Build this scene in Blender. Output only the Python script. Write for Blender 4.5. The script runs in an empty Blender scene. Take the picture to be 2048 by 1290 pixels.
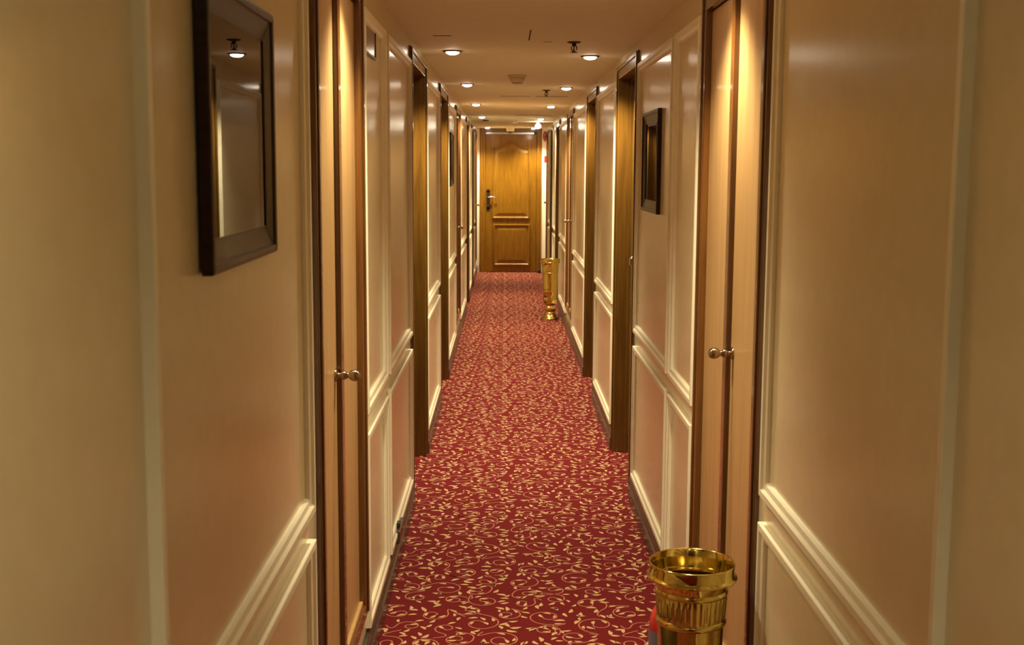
import bpy, bmesh, math, random
from mathutils import Vector, Matrix
PI = math.pi
SC = bpy.context.scene
COL = SC.collection
XL, XR = -0.428, 0.605          # the two corridor walls
YB, YE = -3.2, 18.05            # back and far end
ZC = 2.12                       # ceiling

# ------------------------------------------------------------------ helpers
class MB:
    """collects faces and links them as one mesh object"""
    def __init__(s): s.v = []; s.f = []; s.m = []; s.sm = []
    def add(s, vs, fs, mi=0, smooth=False):
        o = len(s.v); s.v += [tuple(p) for p in vs]
        for f in fs: s.f.append([i + o for i in f]); s.m.append(mi); s.sm.append(smooth)
    def box(s, x0, x1, y0, y1, z0, z1, mi=0):
        x0, x1 = sorted((x0, x1)); y0, y1 = sorted((y0, y1)); z0, z1 = sorted((z0, z1))
        v = [(x, y, z) for z in (z0, z1) for y in (y0, y1) for x in (x0, x1)]
        s.add(v, [(0,2,3,1),(4,5,7,6),(0,1,5,4),(2,6,7,3),(0,4,6,2),(1,3,7,5)], mi)
    def lathe(s, prof, c, axis=(0,0,1), n=32, mi=0, smooth=True, caps=True):
        """prof: (radius, height along axis) pairs"""
        a = Vector(axis).normalized(); t = Vector((1,0,0)) if abs(a.x) < .9 else Vector((0,1,0))
        u = a.cross(t).normalized(); w = a.cross(u); c = Vector(c); vs = []
        for r, h in prof:
            for k in range(n):
                q = 2*PI*k/n; vs.append(c + a*h + (u*math.cos(q) + w*math.sin(q))*max(r, 1e-5))
        fs = [(i*n+k, i*n+(k+1) % n, (i+1)*n+(k+1) % n, (i+1)*n+k) for i in range(len(prof)-1) for k in range(n)]
        s.add(vs, fs, mi, smooth)
        if caps:
            o = len(s.v) - len(vs)
            for b in (0, (len(prof)-1)*n):
                s.f.append([o+b+k for k in range(n)]); s.m.append(mi); s.sm.append(False)
    def tube(s, pts, r, n=10, mi=0):
        pts = [Vector(p) for p in pts]; vs = []
        for i, p in enumerate(pts):
            d = (pts[min(i+1, len(pts)-1)] - pts[max(i-1, 0)]).normalized()
            t = Vector((0,0,1)) if abs(d.z) < .9 else Vector((1,0,0))
            u = d.cross(t).normalized(); w = d.cross(u)
            rr = r[i] if isinstance(r, (list, tuple)) else r
            vs += [p + (u*math.cos(2*PI*k/n) + w*math.sin(2*PI*k/n))*rr for k in range(n)]
        m = len(pts)
        fs = [(i*n+k, i*n+(k+1) % n, (i+1)*n+(k+1) % n, (i+1)*n+k) for i in range(m-1) for k in range(n)]
        fs += [list(range(n)), list(range((m-1)*n, m*n))]
        s.add(vs, fs, mi, True)
    def outline(s, pts, prof, to3, fill=True, mi=0, smooth=False):
        """moulding: a closed counter-clockwise 2-D outline, each profile point (inset, height) a loop"""
        n = len(pts); vs = []
        for u, h in prof:
            for i in range(n):
                p, q, r = Vector(pts[i-1]), Vector(pts[i]), Vector(pts[(i+1) % n])
                d1 = (q-p).normalized(); d2 = (r-q).normalized()
                n1 = Vector((-d1.y, d1.x)); n2 = Vector((-d2.y, d2.x)); b = (n1+n2)
                b = b/max(b.length_squared, .3)*2
                vs.append(to3(q.x + b.x*u, q.y + b.y*u, h))
        m = len(prof)
        fs = [(i*n+k, i*n+(k+1) % n, (i+1)*n+(k+1) % n, (i+1)*n+k) for i in range(m-1) for k in range(n)]
        if fill: fs.append([(m-1)*n+k for k in range(n)])
        s.add(vs, fs, mi, smooth)
    def build(s, name, mat, parent=None, bevel=0, normals=True):
        off = Vector((0,0,0)); q = parent
        while q is not None: off += q.location; q = q.parent
        me = bpy.data.meshes.new(name)
        me.from_pydata([tuple(Vector(p) - off) for p in s.v], [], s.f)
        for mm in (mat if isinstance(mat, (list, tuple)) else [mat]): me.materials.append(mm)
        me.polygons.foreach_set('material_index', s.m); me.polygons.foreach_set('use_smooth', s.sm)
        if normals:
            b = bmesh.new(); b.from_mesh(me); bmesh.ops.recalc_face_normals(b, faces=b.faces); b.to_mesh(me); b.free()
        o = bpy.data.objects.new(name, me); COL.objects.link(o)
        if parent: o.parent = parent
        if bevel:
            bv = o.modifiers.new('bevel', 'BEVEL'); bv.width = bevel; bv.segments = 2; bv.limit_method = 'ANGLE'; bv.angle_limit = .7
        return o

def tag(o, label=None, cat=None, group=None, kind=None):
    for k, v in (('label', label), ('category', cat), ('group', group), ('kind', kind)):
        if v: o[k] = v
    return o
def empty(name, loc, *t, **k):
    o = bpy.data.objects.new(name, None); COL.objects.link(o); o.location = loc; o.empty_display_size = .1
    return tag(o, *t, **k)
def copy_tree(o, loc):
    r = o.copy(); COL.objects.link(r); r.location = loc
    def kids(a, b):
        for ch in list(a.children):
            c = ch.copy(); COL.objects.link(c); c.parent = b; kids(ch, c)
    kids(o, r); return r
def X(side, h): return XL + h if side == 'left' else XR - h     # h metres out from that wall, into the corridor
def rect(y0, y1, z0, z1): return [(y0, z0), (y1, z0), (y1, z1), (y0, z1)]

# ------------------------------------------------------------------ materials
def mat(name, color, rough=.5, metal=0, coat=0, spec=.5):
    m = bpy.data.materials.new(name); m.use_nodes = True
    b = m.node_tree.nodes['Principled BSDF']
    b.inputs['Base Color'].default_value = (*color, 1); b.inputs['Roughness'].default_value = rough
    b.inputs['Metallic'].default_value = metal; b.inputs['Coat Weight'].default_value = coat
    b.inputs['Coat Roughness'].default_value = .08; b.inputs['Specular IOR Level'].default_value = spec
    return m
def nd(m, t, **k):
    n = m.node_tree.nodes.new(t)
    for a, v in k.items():
        if a in n.inputs.keys(): n.inputs[a].default_value = v
        else: setattr(n, a, v)
    return n
def lk(m, a, ao, b, bi): m.node_tree.links.new(a.outputs[ao], b.inputs[bi])
def noisy(m, c0, c1, scale=(8,8,8), nscale=4, detail=5, lo=.3, hi=.7, bump=0, bscale=400, distort=0):
    """procedural colour variation between two tones, with an optional fine bump"""
    b = m.node_tree.nodes['Principled BSDF']
    tc = nd(m, 'ShaderNodeTexCoord'); mp = nd(m, 'ShaderNodeMapping'); mp.inputs['Scale'].default_value = scale
    nz = nd(m, 'ShaderNodeTexNoise', Scale=nscale, Detail=detail, Distortion=distort); rp = nd(m, 'ShaderNodeValToRGB')
    rp.color_ramp.elements[0].position = lo; rp.color_ramp.elements[1].position = hi
    rp.color_ramp.elements[0].color = (*c0, 1); rp.color_ramp.elements[1].color = (*c1, 1)
    lk(m, tc, 'Object', mp, 'Vector'); lk(m, mp, 'Vector', nz, 'Vector'); lk(m, nz, 'Fac', rp, 'Fac'); lk(m, rp, 'Color', b, 'Base Color')
    if bump:
        n2 = nd(m, 'ShaderNodeTexNoise', Scale=bscale, Detail=3); bp = nd(m, 'ShaderNodeBump', Strength=bump, Distance=.002)
        lk(m, tc, 'Object', n2, 'Vector'); lk(m, n2, 'Fac', bp, 'Height'); lk(m, bp, 'Normal', b, 'Normal')
    return m
def emis(name, color, s):
    m = bpy.data.materials.new(name); m.use_nodes = True; b = m.node_tree.nodes['Principled BSDF']
    b.inputs['Base Color'].default_value = (.9, .85, .75, 1); b.inputs['Emission Color'].default_value = (*color, 1); b.inputs['Emission Strength'].default_value = s
    return m

M = {}
M['wall'] = noisy(mat('cream_lacquer_panel', (.7,.55,.36), .19), (.76,.67,.45), (.80,.705,.48), nscale=3, bump=.02, bscale=300)
M['moulding'] = noisy(mat('ivory_moulding_paint', (.8,.7,.5), .38), (.88,.83,.65), (.91,.86,.68), nscale=5)
M['endwall'] = mat('white_end_wall_paint', (.93,.91,.80), .45)
M['ceiling'] = noisy(mat('painted_ceiling', (.7,.56,.4), .65), (.83,.80,.64), (.87,.84,.67), nscale=2.5, bump=.06, bscale=150)
M['red'] = noisy(mat('red_carpet', (.2,.02,.02), .95, spec=.1), (.145,.012,.014), (.20,.018,.020), nscale=30, bump=.9, bscale=600)
M['vine'] = mat('vine_yarn', (.52,.20,.14), .95, spec=.1)
M['leaf'] = noisy(mat('leaf_yarn', (.7,.4,.2), .95, spec=.1), (.56,.34,.17), (.70,.46,.25), nscale=20)
M['oak'] = noisy(mat('varnished_oak', (.3,.15,.04), .30, coat=.35), (.165,.073,.004), (.255,.124,.008), scale=(14,14,1.2), nscale=3.5, detail=8, distort=.6)
M['oak_dark'] = noisy(mat('brown_door_wood', (.2,.1,.03), .3, coat=.5), (.10,.046,.006), (.175,.084,.012), scale=(14,14,1), nscale=3.5, detail=8, distort=.6)
M['mahogany'] = noisy(mat('dark_mahogany', (.1,.04,.02), .22, coat=.7), (.10,.036,.008), (.17,.066,.014), scale=(20,20,1.2), nscale=4, detail=6)
M['maple'] = noisy(mat('honey_maple_veneer', (.6,.38,.16), .36, coat=.06), (.46,.28,.115), (.55,.35,.155), scale=(10,10,.7), nscale=3, detail=6)
M['base'] = noisy(mat('dark_skirting', (.05,.035,.03), .35, coat=.3), (.045,.03,.026), (.085,.06,.05), scale=(10,1,10), nscale=5)
M['frame'] = noisy(mat('dark_frame_wood', (.06,.025,.015), .38, coat=.08, spec=.25), (.012,.005,.003), (.034,.013,.007), scale=(6,6,20), nscale=4)
M['brass'] = noisy(mat('polished_brass', (.8,.55,.2), .11, 1), (.60,.46,.12), (.70,.55,.17), nscale=10)
M['knob'] = mat('satin_brass_knob', (.40,.32,.24), .16, 1)
M['bronze'] = mat('dark_bronze_ring', (.06,.035,.02), .35, .6)
M['chrome'] = mat('brushed_steel', (.62,.62,.70), .2, 1)
M['black'] = mat('black_plastic', (.015,.014,.014), .4)
M['redpaint'] = mat('red_enamel', (.50,.02,.02), .25, coat=.4)
M['bellred'] = mat('dark_red_enamel', (.16,.012,.010), .35)
M['greylabel'] = mat('blue_grey_label', (.17,.17,.24), .5)
M['offwhite'] = mat('cream_plastic', (.72,.60,.42), .45)
M['grey'] = mat('grey_plastic', (.42,.40,.40), .4)
M['seam'] = mat('seam_shadow_gap', (.10,.055,.03), .9)
M['plaque'] = noisy(mat('mottled_bronze_plate', (.2,.12,.06), .2, .3), (.05,.028,.016), (.42,.28,.17), scale=(1,40,22), nscale=1.5, detail=6)
M['lens'] = emis('lit_lamp_lens', (1, .86, .66), 26)
M['bulb'] = emis('lit_bulb', (1, .9, .66), 30)
M['print'] = noisy(mat('brown_print', (.3,.17,.09), .7), (.42,.28,.16), (.62,.46,.28), scale=(3,3,3), nscale=5, detail=8)
M['matboard'] = mat('beige_mat_board', (.50,.38,.22), .8)
def glass_mat():
    m = bpy.data.materials.new('picture_glass'); m.use_nodes = True; t = m.node_tree; t.nodes.clear()
    o = nd(m, 'ShaderNodeOutputMaterial'); mx = nd(m, 'ShaderNodeMixShader'); fr = nd(m, 'ShaderNodeFresnel', IOR=1.65)
    tr = nd(m, 'ShaderNodeBsdfTransparent'); gl = nd(m, 'ShaderNodeBsdfGlossy', Roughness=.01)
    lk(m, fr, 'Fac', mx, 0); lk(m, tr, 0, mx, 1); lk(m, gl, 0, mx, 2); lk(m, mx, 0, o, 'Surface'); return m
M['glass'] = glass_mat()

# ------------------------------------------------------------------ layout along the corridor (metres from the camera)
DOORS = {'left': [(5.46,6.48),(7.85,8.86),(13.1,14.0),(15.1,15.85)], 'right': [(5.60,6.60),(8.05,9.00),(13.5,14.4),(15.4,16.1)]}
CLOSETS = {'left': [(2.70,3.60),(10.35,11.30),(16.85,17.66)], 'right': [(2.80,3.745),(10.76,11.84),(16.95,17.70)]}
PANELS = {'left': [(-1.3,0.4),(1.42,2.585),(3.63,4.266),(4.35,5.40),(6.51,7.74),(8.95,10.26),(11.38,12.98),(14.08,15.0),(15.93,16.76)],
          'right': [(-1.3,0.5),(1.593,2.73),(3.78,4.335),(4.39,5.53),(6.68,7.98),(9.08,10.68),(11.92,13.40),(14.48,15.30),(16.18,16.86)]}
ZD0, ZD1 = 2.015, 2.082         # door head: underside and top
ZK0, ZK1 = .19, 2.07            # closet frame
JW = .07                        # jamb width

# ------------------------------------------------------------------ floor with its woven vine pattern
def carpet():
    rnd = random.Random(11); T = .80
    def wrap(d): return (d + T/2) % T - T/2
    cs = []
    for _ in range(6000):
        p = (rnd.random()*T, rnd.random()*T); r = rnd.uniform(.044, .086)
        if all(math.hypot(wrap(p[0]-q[0]), wrap(p[1]-q[1])) > (r + q[2])*.95 for q in cs): cs.append((*p, r))
    paths = []; leaves = []; occ = []
    def try_leaf(x, y, a, L, dmin, vmin=0):
        for q in leaves:
            if math.hypot(wrap(x-q[0]), wrap(y-q[1])) < dmin: return False
        if vmin and any(math.hypot(wrap(x-q[0]), wrap(y-q[1])) < vmin for q in occ): return False
        leaves.append((x, y, a, L)); return True
    for i, (cx, cy, r) in enumerate(cs):
        sg = 1 if rnd.random() < .5 else -1; a0 = rnd.uniform(0, 2*PI); turns = rnd.uniform(1.0, 1.35)
        pts = []
        for k in range(30):
            t = k/29; a = a0 + sg*t*turns*2*PI; rr = r*(1 - .80*t**.9)
            pts.append((cx + rr*math.cos(a), cy + rr*math.sin(a)))
        # tail: leaves the scroll along its tangent and bends towards the nearest neighbour
        tx, ty = pts[0][0] - pts[1][0], pts[0][1] - pts[1][1]; l = math.hypot(tx, ty); tx /= l; ty /= l
        nb = sorted((math.hypot(wrap(q[0]-pts[0][0]), wrap(q[1]-pts[0][1])), q) for j, q in enumerate(cs) if j != i)[rnd.choice((0, 1))][1]
        ex, ey = pts[0][0] + wrap(nb[0]-pts[0][0]), pts[0][1] + wrap(nb[1]-pts[0][1])
        d = math.hypot(ex-pts[0][0], ey-pts[0][1]); f = max(.2, (d - nb[2])/d)
        ex = pts[0][0] + (ex-pts[0][0])*f; ey = pts[0][1] + (ey-pts[0][1])*f
        c1 = (pts[0][0] + tx*.05, pts[0][1] + ty*.05); tail = []
        for k in range(10, 0, -1):
            t = k/10
            tail.append(((1-t)**2*pts[0][0] + 2*t*(1-t)*c1[0] + t*t*ex, (1-t)**2*pts[0][1] + 2*t*(1-t)*c1[1] + t*t*ey))
        pts = tail + pts; paths.append(pts); occ += pts[::2]
        x, y = pts[-1]; leaves.append((x, y, math.atan2(pts[-1][1]-pts[-3][1], pts[-1][0]-pts[-3][0]), .034))
        for k in range(12, 32, 5):
            dx, dy = pts[k][0]-pts[k-1][0], pts[k][1]-pts[k-1][1]; a = math.atan2(dy, dx); o = rnd.choice((-1, 1))
            try_leaf(pts[k][0] + math.cos(a+o*1.2)*.008, pts[k][1] + math.sin(a+o*1.2)*.008, a + o*.7, rnd.uniform(.027,.037), .026)
        for k in (4, 7):
            dx, dy = pts[k][0]-pts[k+1][0], pts[k][1]-pts[k+1][1]; a = math.atan2(dy, dx); o = rnd.choice((-1, 1))
            try_leaf(pts[k][0] + math.cos(a+o*1.2)*.008, pts[k][1] + math.sin(a+o*1.2)*.008, a + o*.6, rnd.uniform(.027,.037), .026)
    for _ in range(4000):
        try_leaf(rnd.random()*T, rnd.random()*T, rnd.uniform(0, 2*PI), rnd.uniform(.032,.044), .038, .011)
    m = MB()
    x0, x1 = XL - .16, XR + .16
    m.add([(x0, YB, 0), (x1, YB, 0), (x1, YE+.1, 0), (x0, YE+.1, 0), (x0, YB, -.05), (x1, YB, -.05), (x1, YE+.1, -.05), (x0, YE+.1, -.05)],
          [(0,1,2,3), (7,6,5,4), (0,4,5,1), (2,6,7,3), (1,5,6,2), (0,3,7,4)], 0)
    shape = [(0,0), (.22,.10), (.45,.19), (.68,.20), (.86,.10), (1.0,-.06), (.82,-.10), (.60,-.10), (.35,-.09), (.15,-.05)]
    for ty in range(int((YE+.1)/T) + 1):
        for tx in range(-1, 2):
            ox, oy = tx*T - .08, ty*T
            if oy < 1.2: continue
            for p in paths:
                if not any(x0 < a + ox < x1 and oy + b < YE for a, b in p): continue
                vs = []
                for k, (a, b) in enumerate(p):
                    q = p[min(k+1, len(p)-1)]; o = p[max(k-1, 0)]; dx, dy = q[0]-o[0], q[1]-o[1]; l = math.hypot(dx, dy) or 1
                    w = .0022; z = .0009
                    vs += [(a + ox - dy/l*w, b + oy + dx/l*w, z), (a + ox + dy/l*w, b + oy - dx/l*w, z)]
                if max(v[0] for v in vs) > x1 or min(v[0] for v in vs) < x0 or max(v[1] for v in vs) > YE + .1: continue
                m.add(vs, [(2*k+1, 2*k, 2*k+2, 2*k+3)[::-1] for k in range(len(p)-1)], 1)
            for (a, b, an, L) in leaves:
                ca, sa = math.cos(an), math.sin(an); px, py = a % T + ox, b % T + oy
                if not (x0 + .05 < px < x1 - .05 and py < YE + .04): continue
                m.add([(px + L*(u*ca - w*1.22*sa), py + L*(u*sa + w*1.22*ca), .0013) for u, w in shape], [tuple(range(9, -1, -1))], 2)
    return m
fl = carpet().build('floor', [M['red'], M['vine'], M['leaf']], normals=False); tag(fl, kind='structure')
for p in fl.data.polygons:
    if p.material_index: pass

# ------------------------------------------------------------------ walls, ceiling, skirtings, panel mouldings
MPROF = [(0, 0), (0, .0165), (.0015, .018), (.016, .018), (.022, .012), (.033, .010), (.037, .005), (.038, 0)]
for side in ('left', 'right'):
    w = MB(); xa, xb = X(side, 0), X(side, -.14)
    ops = sorted([(a, b, 'd') for a, b in DOORS[side]] + [(a, b, 'c') for a, b in CLOSETS[side]])
    y = YB
    for a, b, k in ops:
        w.box(xa, xb, y, a + .02, -.02, ZC + .02)
        if k == 'd': w.box(xa, xb, a + .02, b - .02, ZD1 - .02, ZC + .02)
        else:
            w.box(xa, xb, a + .02, b - .02, -.02, ZK0 + .02); w.box(xa, xb, a + .02, b - .02, ZK1 - .02, ZC + .02)
        y = b - .02
    w.box(xa, xb, y, YE + .02, -.02, ZC + .02)
    wall = tag(w.build('wall_' + side, M['wall']), kind='structure')
    for a, b in PANELS[side]:
        for z0, z1 in ((.803, 2.013), (.125, .739)):
            m = MB(); m.outline(rect(a, b, z0, z1), MPROF, lambda u, v, h: (X(side, h - .0005), u, v), fill=False)
            m.build('panel_moulding', M['moulding'], wall)
    s = MB(); y = YB; runs = []
    for a, b in DOORS[side]: runs.append((y, a)); y = b
    runs.append((y, YE))
    for a, b in runs:
        prof = [(0, .0), (.020, 0), (.020, .062), (.013, .070), (.013, .086), (.017, .092), (.012, .108), (0, .112)]
        vs = [(X(side, h - .001 if h == 0 else h), yy, z) for yy in (a, b) for h, z in prof]; n = len(prof)
        s.add(vs, [(i, (i+1) % n, n + (i+1) % n, n + i) for i in range(n)] + [tuple(range(n)), tuple(range(n, 2*n))])
    tag(s.build('baseboard_' + side, M['base']), kind='structure')

c = MB(); c.box(XL - .14, XR + .14, YB, YE + .1, ZC, ZC + .06); ceil = tag(c.build('ceiling', M['ceiling']), kind='structure')
def seam(x0, x1, y0, y1):
    m = MB(); m.box(x0, x1, y0, y1, ZC - .0012, ZC + .001); m.build('ceiling_seam', M['seam'], ceil)
seam(.100, .106, 5.18, 5.60); seam(-.32, -.24, 5.42, 5.435); seam(.17, .21, 5.66, 5.666); seam(.24, .50, 9.93, 9.96); seam(-.05, .20, 9.93, 9.95); seam(.10, .50, 13.45, 13.52)
e = MB(); e.box(XL - .14, -.375, YE, YE + .1, -.02, ZC + .02); e.box(.527, XR + .14, YE, YE + .1, -.02, ZC + .02); e.box(-.375, .527, YE, YE + .1, ZC - .01, ZC + .02)
tag(e.build('wall_end', M['endwall']), kind='structure')
b_ = MB(); b_.box(XL - .14, XR + .14, YB - .1, YB, -.02, ZC + .02); tag(b_.build('wall_back', M['wall']), kind='structure')

# ------------------------------------------------------------------ side doors
def knob(m, c, ax, k=1.0):
    m.lathe([(.026*k,0),(.026*k,.003),(.021*k,.006),(.011*k,.008),(.010*k,.014),(.016*k,.018),(.019*k,.023),(.016*k,.029),(.011*k,.033),(.012*k,.036),(.020*k,.041),(.0245*k,.049),(.0235*k,.057),(.016*k,.064),(.004*k,.067)], c, ax, 24)
DOOR_LABEL = {
 'left': ['brown wooden cabin door recessed into the left wall, nearest of the left-hand doors', 'brown wooden cabin door in the left wall just before the small dark picture', 'brown wooden cabin door in the left wall past the second closet', 'narrow brown cabin door in the left wall, last one before the end closet'],
 'right': ['brown wooden cabin door recessed in the right wall beside the small framed picture', 'brown wooden cabin door in the right wall between near cabin door and far closet', 'brown wooden cabin door in the right wall behind the far brass bin', 'narrow brown cabin door in the right wall, last one before the fire alarm bell']}
nd_ = 0
KY = {'left': [5.72, 8.07, 13.35, 15.30], 'right': [5.95, 8.33, 13.72, 15.62]}
for side in ('left', 'right'):
    for i, (a, b) in enumerate(DOORS[side]):
        nd_ += 1; sx = 1 if side == 'left' else -1
        d = empty(f'door_{nd_}', (X(side, -.05), (a+b)/2, 0), DOOR_LABEL[side][i], 'door', kind='structure')
        f = MB()
        for (h0, h1, in_) in ((-.13, .009, 0), (-.13, -.054, .014)):       # jambs and head, then the stop bead against the leaf
            f.box(X(side,h0), X(side,h1), a + (JW if in_ else 0), a + JW + in_, 0, ZD1 - in_)
            f.box(X(side,h0), X(side,h1), b - JW - in_, b - (JW if in_ else 0), 0, ZD1 - in_)
            f.box(X(side,h0), X(side,h1), a + JW - .001, b - JW + .001, ZD0 - in_, ZD0 if in_ else ZD1)
        f.box(X(side,.009), X(side,.016), a + .006, a + .026, 0, ZD1 - .004); f.box(X(side,.009), X(side,.016), b - .026, b - .006, 0, ZD1 - .004)
        f.box(X(side,.009), X(side,.016), a + .026, b - .026, ZD1 - .024, ZD1 - .004)
        f.build('door_frame', M['oak_dark'], d, .003)
        l = MB(); l.box(X(side,-.115), X(side,-.070), a + JW + .003, b - JW - .003, .006, ZD0 - .003)
        leaf = l.build('door_leaf', M['oak_dark'], d)
        PP = [(0,0),(.004,.008),(.016,.010),(.024,.003),(.03,.002),(.06,.007)]
        pm = MB()
        for z0, z1 in ((.12,.72),(.82,1.90)):
            pm.outline(rect(a + JW + .12, b - JW - .12, z0, z1), PP, lambda u, v, h: (X(side, -.071 + h), u, v))
        pm.build('raised_panel', M['oak_dark'], leaf)
        k = MB(); knob(k, (X(side,-.070), KY[side][i], 1.095), (sx,0,0), 1.15); k.build('door_knob', M['knob'], leaf)
        lp = MB(); lp.lathe([(.014,0),(.014,.004),(.010,.006),(.010,.012)], (X(side,-.070), KY[side][i] - .06, .80), (sx,0,0), 16); lp.build('keyhole_plate', M['knob'], leaf)
        for z in (.25, 1.0, 1.75):
            hg = MB(); hg.lathe([(.006,0),(.006,.09)], (X(side,-.066), b - JW - .008, z), (0,0,1), 10); hg.build('hinge', M['knob'], leaf)

# ------------------------------------------------------------------ closets
CL_LABEL = {
 'left': ['honey maple double-leaf wall closet in the left wall, beside the big framed picture', 'maple closet with brass knob in the left wall, just past the small dark picture', 'maple closet at the far end of the left wall, next to the end door'],
 'right': ['honey maple double-leaf wall closet in the right wall behind the near brass bin', 'tall maple closet with brass knob in the right wall, before the far brass bin', 'maple closet at the far end of the right wall, next to the alarm bell']}
for side in ('left', 'right'):
    for i, (a, b) in enumerate(CLOSETS[side]):
        sx = 1 if side == 'left' else -1
        d = empty('wall_closet', (X(side, -.03), (a+b)/2, ZK0), CL_LABEL[side][i], 'closet', 'maple closets set into the corridor walls')
        mid = 3.125 if (side, i) == ('left', 0) else 3.265 if (side, i) == ('right', 0) else a + (b-a)*.52
        f = MB(); W = .065 if i == 0 else .08
        for y0, y1 in ((a, a + W), (b - W, b)): f.box(X(side,-.05), X(side,.013), y0, y1, ZK0, ZK1)
        for z0, z1 in ((ZK0, ZK0 + .045), (ZK1 - .055, ZK1)): f.box(X(side,-.05), X(side,.013), a + W - .001, b - W + .001, z0, z1)
        for y0, y1 in ((a + .012, a + .028), (b - .028, b - .012)): f.box(X(side,.012), X(side,.018), y0, y1, ZK0 + .01, ZK1 - .01)
        f.build('closet_frame', M['mahogany'], d, .004)
        bk = MB(); bk.box(X(side,-.139), X(side,-.125), a + .02, b - .02, ZK0 + .02, ZK1 - .02); bk.build('back_board', M['mahogany'], d)
        mu = MB(); mu.box(X(side,-.04), X(side,.008), mid - .022, mid + .022, ZK0 + .045, ZK1 - .055); mu.build('center_stile', M['mahogany'], d, .004)
        for j, (y0, y1) in enumerate(((a + W, mid - .022), (mid + .022, b - W))):
            l = MB(); l.box(X(side,-.03), X(side,-.006), y0 + .002, y1 - .002, ZK0 + .048, ZK1 - .058)
            leaf = l.build('closet_door', M['maple'], d, .003)
            if j == 0:
                k = MB(); knob(k, (X(side,-.006), y1 - .035, 1.02 if side == 'left' else 1.06), (sx,0,0), .63); k.build('closet_knob', M['knob'], leaf)
        # light sill bead under the leaves
        sb = MB(); sb.box(X(side,-.02), X(side,.004), a + W, b - W, ZK0 + .043, ZK0 + .056); sb.build('sill_bead', M['maple'], d)

# ------------------------------------------------------------------ the door at the end
ed = empty('door_9', (.085, YE, 0), 'golden oak door with arched panel closing the far end of the corridor', 'door', kind='structure')
f = MB()
for x0, x1 in ((-.383, -.296), (.459, .535)):
    f.box(x0, x1, YE - .012, YE + .09, 0, ZC - .001); f.box(x0 + .014, x1 - .030, YE - .020, YE - .011, 0, ZC - .012)
f.box(-.297, .460, YE - .012, YE + .09, 2.074, ZC - .001); f.box(-.36, .52, YE - .020, YE - .011, 2.094, ZC - .010)
f.build('door_frame', M['oak'], ed, .004)
l = MB(); l.box(-.294, .457, YE + .012, YE + .052, .008, 2.070); leaf = l.build('door_leaf', M['oak'], ed, .003)
YF = YE + .012
def to_end(u, v, h): return (u, YF - h, v)
x0, x1, zb, zt = -.197, .360, .795, 1.842
arc = [(x0, zb), (x1, zb)]
N = 28
for k in range(N + 1):
    t = 1 - 2*k/N                       # +1 right .. -1 left
    xx = (x0+x1)/2 + t*(x1-x0)/2
    g = max(0, 1 - abs(t)/.86); zz = zt + .080*(.5 - .5*math.cos(PI*g))
    arc.append((xx, zz))
EP = [(0, -.002), (.002, .012), (.008, .021), (.016, .021), (.024, .010), (.030, .004), (.046, .003), (.052, .006), (.080, .013), (.084, .014)]
p = MB(); p.outline(arc, EP, to_end); p.build('arched_panel', M['oak'], leaf)
p = MB(); p.outline(rect(-.172, .366, .101, .714), EP, to_end); p.build('lower_panel', M['oak'], leaf)
h = MB(); h.box(-.279, -.229, YF - .008, YF, .935, 1.205)
h.lathe([(.025,0),(.025,.008)], (-.254, YF, 1.205), (0,-1,0), 20); h.lathe([(.025,0),(.025,.008)], (-.254, YF, .935), (0,-1,0), 20)
hp = h.build('handle_plate', M['bronze'], leaf)
h = MB(); h.tube([(-.254, YF - .006, 1.112), (-.254, YF - .040, 1.112), (-.250, YF - .052, 1.112), (-.235, YF - .056, 1.113), (-.19, YF - .056, 1.115), (-.145, YF - .054, 1.110)], [.011,.010,.010,.010,.010,.009]); h.build('door_lever', M['chrome'], leaf)
h = MB(); h.lathe([(.011,0),(.011,.006),(.004,.007)], (-.254, YF - .008, .99), (0,-1,0), 16); h.build('keyhole', M['knob'], leaf)
r = MB(); r.box(-.292, .420, YE - .024, YE + .012, 2.030, 2.074); rail = r.build('door_closer_rail', M['chrome'], ed, .004)
r = MB(); r.box(.420, .455, YE - .022, YE + .012, 2.032, 2.072); r.build('rail_end_cap', M['black'], rail)
r = MB(); r.box(-.292, .420, YE - .0265, YE - .023, 2.060, 2.070); r.build('rail_track', M['bronze'], rail)

# ------------------------------------------------------------------ framed pictures
FPROF = [(0, -.001), (0, .0135), (.002, .016), (.007, .017), (.014, .0155), (.016, .012), (.019, .0115), (.040, .0065), (.046, .0055), (.049, .0055), (.049, .001)]
def picture(side, a, b, z0, z1, label):
    d = empty('framed_picture', (X(side, 0), (a+b)/2, z0), label, 'picture', 'framed pictures on the corridor walls')
    m = MB(); m.outline(rect(a, b, z0, z1), FPROF, lambda u, v, h: (X(side, h), u, v), fill=False); m.build('picture_frame', M['frame'], d)
    m = MB(); m.box(X(side,.0005), X(side,.003), a + .04, b - .04, z0 + .04, z1 - .04); m.build('mat_board', M['matboard'], d)
    m = MB(); m.box(X(side,.003), X(side,.0035), a + .09, b - .09, z0 + .10, z1 - .07); m.build('print', M['print'], d)
    m = MB(); m.box(X(side,.004), X(side,.0052), a + .047, b - .047, z0 + .047, z1 - .047); m.build('picture_glass', M['glass'], d)
    return d
pic = picture('left', 1.690, 2.20, 1.397, 1.814, 'large dark-framed picture with glass on the left wall, nearest the camera')
pic.rotation_euler.z = .012; pic.location.x += .0035      # hangs a touch askew
picture('right', 4.76, 5.30, 1.370, 1.782, 'dark-framed picture under glass on the right wall beside the first door')
picture('left', 9.28, 9.75, 1.405, 1.812, 'small far dark-framed picture on the left wall between second door and closet')

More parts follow.
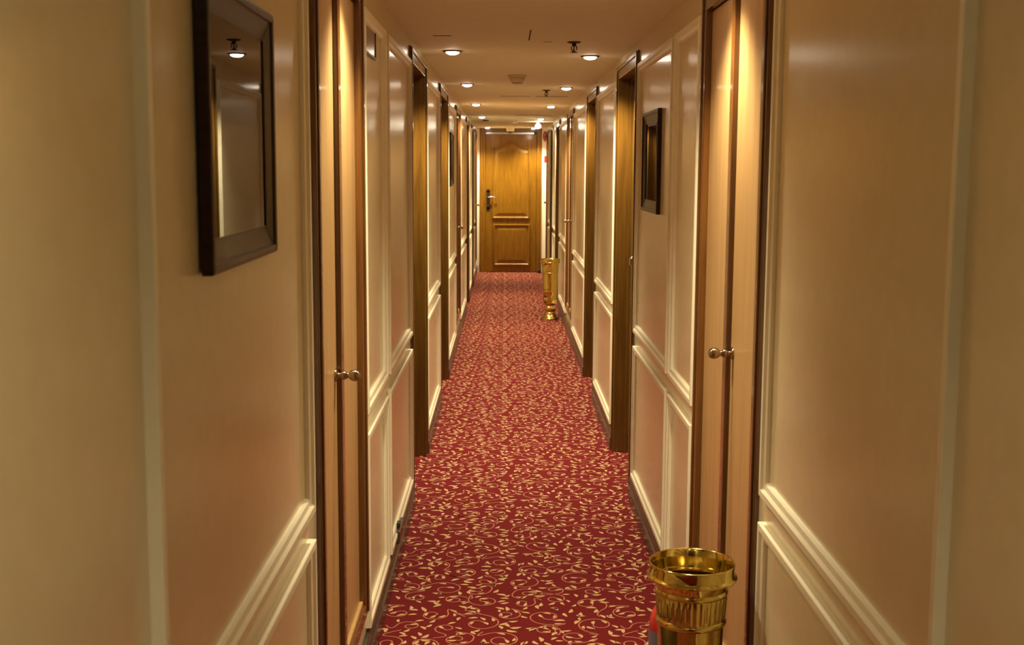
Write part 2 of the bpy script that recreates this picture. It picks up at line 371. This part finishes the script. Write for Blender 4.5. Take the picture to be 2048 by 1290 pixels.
# ------------------------------------------------------------------ brass bins
def bin_(loc, label):
    d = empty('brass_bin', loc, label, 'bin', 'tall brass bins along the right wall')
    n = 96
    def P(z, r): return (r, z)
    b = MB()
    b.lathe([P(.072,.052), P(.082,.044), P(.086,.046), P(.100,.058), P(.118,.060), P(.134,.050), P(.142,.043), P(.150,.045), P(.156,.054), P(.165,.066), P(.176,.0685), P(.188,.066), P(.196,.0690), P(.206,.0705), P(.214,.0685),
             P(.280,.0715), P(.284,.0745), P(.292,.0755), P(.299,.0745), P(.303,.0725), P(.312,.0725), P(.316,.0745), P(.322,.0735), P(.474,.0795)], (0,0,0), n=48, caps=False)
    # ring, fluted band, ring
    b.lathe([(.0795,.474), (.0835,.477), (.0850,.482), (.0835,.487), (.0800,.490)], (0,0,0), n=48, caps=False)
    fl_ = []; NS = 34; npts = NS*6; vs = []; zs = [.490, .497, .503, .530, .541, .548]
    for z in zs:
        amp = 0 if z in (zs[0], zs[-1]) else .0028
        for k in range(npts):
            q = 2*PI*k/npts; s_ = abs(math.sin(q*NS/2)); r = .0800 + (z - .49)/.058*.0035 + amp*(s_**.7 - .3)
            vs.append((r*math.cos(q), r*math.sin(q), z))
    b.add(vs, [(i*npts+k, i*npts+(k+1) % npts, (i+1)*npts+(k+1) % npts, (i+1)*npts+k) for i in range(len(zs)-1) for k in range(npts)], 0, True)
    b.lathe([(.0835,.548), (.0865,.551), (.0875,.555), (.0865,.559), (.0840,.562), (.0850,.574), (.0880,.582)], (0,0,0), n=48, caps=False)
    b.lathe([(.0840,.566), (.078,.480), (.066,.22), (.02,.19), (.001,.19)], (0,0,0), n=48, caps=False)
    bb = b.v; b.v = [tuple(Vector(v) + Vector(loc)) for v in bb]; b.build('bin_body', M['brass'], d)
    r = MB(); r.lathe([(.0870,.581), (.1010,.584), (.1065,.586), (.1075,.589), (.1060,.592), (.1005,.594), (.0995,.598), (.1010,.617), (.1015,.622), (.1000,.624), (.0980,.622), (.0950,.602), (.0860,.566), (.0840,.562)], loc, n=64, caps=False); r.build('flared_rim', M['brass'], d)
    r = MB(); r.lathe([(.088,0), (.089,.006), (.086,.014), (.084,.020), (.070,.028), (.066,.036), (.060,.046), (.053,.056), (.050,.064), (.052,.072)], loc, n=48); r.build('foot', M['brass'], d)
    return d
bin_((.448, 2.79, .0008), 'near tall polished brass bin by the right wall, fluted band under its flared rim')
bin_((.463, 12.40, .0008), 'far tall brass bin standing on the carpet near the end door')

# ------------------------------------------------------------------ fire extinguisher behind the near bin
fx = (.440, 3.03, .0008)
d = empty('fire_extinguisher', fx, 'red fire extinguisher mostly hidden behind the near brass bin', 'extinguisher')
m = MB(); m.lathe([(.055,0), (.060,.006), (.061,.02), (.061,.37), (.058,.395), (.048,.417), (.032,.432), (.018,.440), (.018,.452)], fx, n=40); m.build('cylinder', M['redpaint'], d)
m = MB(); m.lathe([(.0618,.20), (.0618,.365)], fx, n=40, caps=False); m.build('label_band', M['greylabel'], d)
m = MB(); m.lathe([(.016,.450), (.018,.456), (.018,.476), (.012,.480), (.012,.492)], fx, n=20); valve = m.build('valve', M['knob'], d)
m = MB(); m.box(fx[0]-.010, fx[0]+.010, fx[1]-.02, fx[1]+.075, .482, .490); m.box(fx[0]-.010, fx[0]+.010, fx[1]-.02, fx[1]+.08, .505, .512); m.box(fx[0]-.008, fx[0]+.008, fx[1]-.02, fx[1]-.008, .488, .507); m.build('handle', M['black'], valve, .002)
m = MB(); m.tube([(fx[0]+.016, fx[1], .466), (fx[0]+.05, fx[1]+.01, .470), (fx[0]+.074, fx[1]+.02, .440), (fx[0]+.078, fx[1]+.02, .36), (fx[0]+.076, fx[1]+.02, .22)], .008); m.build('hose', M['black'], d)

# ------------------------------------------------------------------ ceiling fixtures
def downlight(x, y, label):
    d = empty('downlight', (x, y, ZC), label, 'ceiling light', 'downlights in the corridor ceiling')
    if not DL:
        m = MB(); m.lathe([(.034,.0005), (.034,-.004), (.040,-.0066), (.047,-.0055), (.049,.0005)], (x,y,ZC), n=32, caps=False); m.build('trim_ring', M['bronze'], d)
        m = MB(); m.lathe([(.034,-.002), (.033,-.008), (.027,-.014), (.016,-.018), (.003,-.019)], (x,y,ZC), n=28); m.build('lamp_lens', M['lens'], d)
        DL.append(d)
    else:
        for ch in DL[0].children:
            c = ch.copy(); COL.objects.link(c); c.parent = d
    return d
DL = []
WARM = (1.0, .85, .55)
def spot(x, y, power, size=115, blend=1.0):
    li = bpy.data.lights.new('lamp', 'SPOT'); li.energy = power; li.color = WARM; li.spot_size = math.radians(size); li.spot_blend = blend; li.shadow_soft_size = .03
    o = bpy.data.objects.new('lamp', li); COL.objects.link(o); o.location = (x, y, ZC - .032)
LIGHTS = [(-.265, 6.13, 'lit downlight in the left ceiling row, nearest the camera'), (-.268, 8.53, 'dim-looking downlight in the left ceiling row, second from the camera'), (-.27, 11.2, 'lit downlight, third from the camera in the left ceiling row'), (-.27, 13.93, 'lit downlight, fourth from the camera in the left ceiling row'), (-.26, 17.62, 'lit downlight over the left side of the end door'),
          (.432, 6.36, 'lit downlight in the right ceiling row, nearest the camera'), (.432, 8.84, 'lit downlight, second from the camera in the right ceiling row'), (.42, 11.48, 'lit downlight, third from the camera in the right ceiling row'), (.41, 14.4, 'lit downlight beside the bare bulb in the right ceiling row'), (.405, 17.72, 'lit downlight over the right side of the end door')]
for x, y, lb in LIGHTS:
    downlight(x, y, lb); spot(x, y, 92 if y < 17 else 100)
for x, y, lb in [(-.265, 3.22, 'downlight above the left near closet'), (.432, 3.27, 'downlight above the right near closet'), (-.265, .55, 'downlight above the left near panel'), (.432, .60, 'downlight above the right near panel')]:
    downlight(x, y, lb); spot(x, y, 62 if y > 2 else 17)

def sprinkler(x, y, label):
    d = empty('sprinkler', (x, y, ZC), label, 'sprinkler', 'ceiling sprinklers')
    def at(v): return (x + v[0], y + v[1], ZC + v[2])
    m = MB(); m.lathe([(.032,.001), (.032,-.003), (.022,-.007), (.012,-.008)], at((0,0,0)), n=24); m.build('rosette', M['bronze'], d)
    m = MB(); m.lathe([(.010,-.006), (.010,-.018), (.006,-.020), (.003,-.022), (.003,-.046)], at((0,0,0)), n=14)
    for s in (-1, 1): m.tube([at((s*.008,0,-.016)), at((s*.012,0,-.024)), at((s*.012,0,-.034)), at((s*.003,0,-.045))], .0026, 8)
    m.build('sprinkler_head', M['bronze'], d)
    m = MB(); m.lathe([(.003,-.044), (.017,-.046), (.017,-.048), (.003,-.049)], at((0,0,0)), n=18); m.build('deflector', M['bronze'], d)
sprinkler(.31, 5.66, 'bronze pendent sprinkler on the ceiling beside the nearest right downlight')
sprinkler(.30, 9.13, 'far dark pendent sprinkler on the ceiling beside the second right downlight')
def detector(x, y, label):
    d = empty('smoke_detector', (x, y, ZC), label, 'smoke detector', 'ceiling smoke detectors')
    m = MB(); m.lathe([(.060,.001), (.060,-.010), (.052,-.014)], (x,y,ZC), n=36); m.build('mounting_base', M['offwhite'], d)
    m = MB(); m.lathe([(.050,-.012), (.049,-.022), (.043,-.034), (.036,-.044), (.033,-.046), (.004,-.048)], (x,y,ZC), n=36); hd = m.build('detector_head', M['offwhite'], d)
    m = MB(); m.lathe([(.0335,-.0445), (.034,-.048), (.030,-.052), (.004,-.053)], (x,y,ZC), n=28); m.build('sensor_cap', M['grey'], hd)
detector(.070, 7.70, 'cream smoke detector in the middle of the ceiling, nearest one')
detector(.092, 14.95, 'far cream smoke detector in mid ceiling before the end door')
d = empty('dome_camera', (.068, 17.86, ZC), 'small cream dome camera on the ceiling above the end door', 'camera')
m = MB(); m.lathe([(.060,.001), (.060,-.018), (.055,-.045), (.046,-.052), (.034,-.050), (.034,-.03)], (.068,17.86,ZC), n=32, caps=False); m.build('housing', M['offwhite'], d)
m = MB(); m.lathe([(.036,-.035), (.035,-.052), (.028,-.064), (.015,-.071), (.002,-.073)], (.068,17.86,ZC), n=28); m.build('dark_dome', M['black'], d)
d = empty('bare_bulb_lamp', (.405, 15.4, ZC), 'bright bare bulb hanging just below the ceiling near the far right', 'lamp')
m = MB(); m.lathe([(.030,.001), (.030,-.006), (.016,-.010), (.014,-.022)], (.405,15.4,ZC), n=20); m.build('socket', M['offwhite'], d)
m = MB(); m.lathe([(.010,-.020), (.016,-.026), (.029,-.038), (.036,-.054), (.033,-.070), (.021,-.082), (.004,-.087)], (.405,15.4,ZC), n=24); m.build('bulb', M['bulb'], d)
d = empty('ceiling_rosette', (-.245, 14.95, ZC), 'small dark unlit rosette on the ceiling past the fourth left downlight', 'rosette')
m = MB(); m.lathe([(.045,.001), (.045,-.004), (.030,-.012), (.010,-.016)], (-.245,14.95,ZC), n=24); m.build('disc', M['bronze'], d)

# ------------------------------------------------------------------ small wall things
d = empty('wall_plaque', (XL, 3.85, 1.905), 'mottled bronze plate high on the left wall beside the near closet', 'plaque')
m = MB(); m.box(X('left',.0005), X('left',.005), 3.71, 4.01, 1.897, 1.987); m.build('backing_plate', M['plaque'], d, .002)
m = MB(); m.outline(rect(3.705, 4.015, 1.892, 1.992), [(0,0),(0,.007),(.006,.007),(.006,.004)], lambda u, v, h: (X('left', h + .0005), u, v), fill=False); m.build('plate_rim', M['bronze'], d)
d = empty('alarm_bell', (XR, 17.87, 2.0), 'red round alarm bell high on the right wall beside the end door', 'alarm bell')
m = MB(); m.lathe([(.030,0), (.030,.018)], (XR, 17.87, 2.0), (-1,0,0), 24); m.build('bell_mount', M['grey'], d)
m = MB(); m.lathe([(.078,.016), (.078,.024), (.070,.042), (.050,.056), (.020,.062), (.003,.063)], (XR, 17.87, 2.0), (-1,0,0), 32); m.build('gong', M['bellred'], d)
d = empty('fire_call_point', (XR, 17.87, 1.62), 'small red fire call point on the right wall below the alarm bell', 'call point')
m = MB(); m.box(X('right',0), X('right',.042), 17.82, 17.92, 1.62, 1.72); m.build('call_box', M['redpaint'], d, .006)
m = MB(); m.box(X('right',.041), X('right',.044), 17.84, 17.90, 1.645, 1.69); m.build('press_plate', M['offwhite'], d)
d = empty('cable_outlet', (XL, 4.62, .10), 'dark broken cable outlet on the skirting of the left wall', 'outlet')
m = MB(); m.box(X('left',.011), X('left',.026), 4.56, 4.76, .100, .150); m.build('outlet_box', M['base'], d, .004)
m = MB(); m.box(X('left',.010), X('left',.022), 4.60, 4.64, .148, .172); m.build('cable_clip', M['black'], d, .003)
d = empty('door_stop', (.505, 17.93, .001), 'black rubber door stop on the carpet at the right of the end door', 'door stop')
m = MB(); m.lathe([(.024,0), (.024,.012), (.020,.03), (.018,.05), (.014,.056)], (.505,17.93,.001), n=20); m.build('rubber_buffer', M['black'], d)

# ------------------------------------------------------------------ camera
F, PIT, YAW, ROLL = 2428.7, .127, .006, -.0056
cy, sy, cp, sp, cr, sr = math.cos(YAW), math.sin(YAW), math.cos(PIT), math.sin(PIT), math.cos(ROLL), math.sin(ROLL)
xr = Vector((cy, -sy, 0)); f0 = Vector((sy, cy, 0)); zu = Vector((0, 0, 1))
fw = f0*cp - zu*sp; up = zu*cp + f0*sp
R = xr*cr - up*sr; U = xr*sr + up*cr
cam = bpy.data.cameras.new('camera'); cam.sensor_width = 36; cam.lens = F/2048*36; cam.clip_start = .05
cam.dof.use_dof = True; cam.dof.focus_distance = 5.0; cam.dof.aperture_fstop = 8
co = bpy.data.objects.new('camera', cam); COL.objects.link(co)
m4 = Matrix.Identity(4)
for i in range(3): m4[i][0] = R[i]; m4[i][1] = U[i]; m4[i][2] = -fw[i]
m4[2][3] = 1.55
co.matrix_world = m4
SC.camera = co
w = bpy.data.worlds.new('world'); SC.world = w; w.use_nodes = True; w.node_tree.nodes['Background'].inputs[0].default_value = (0, 0, 0, 1)
SC.view_settings.view_transform = 'Standard'; SC.view_settings.look = 'None'; SC.view_settings.gamma = 1; SC.view_settings.use_curve_mapping = False
SC.view_settings.exposure = 0.5
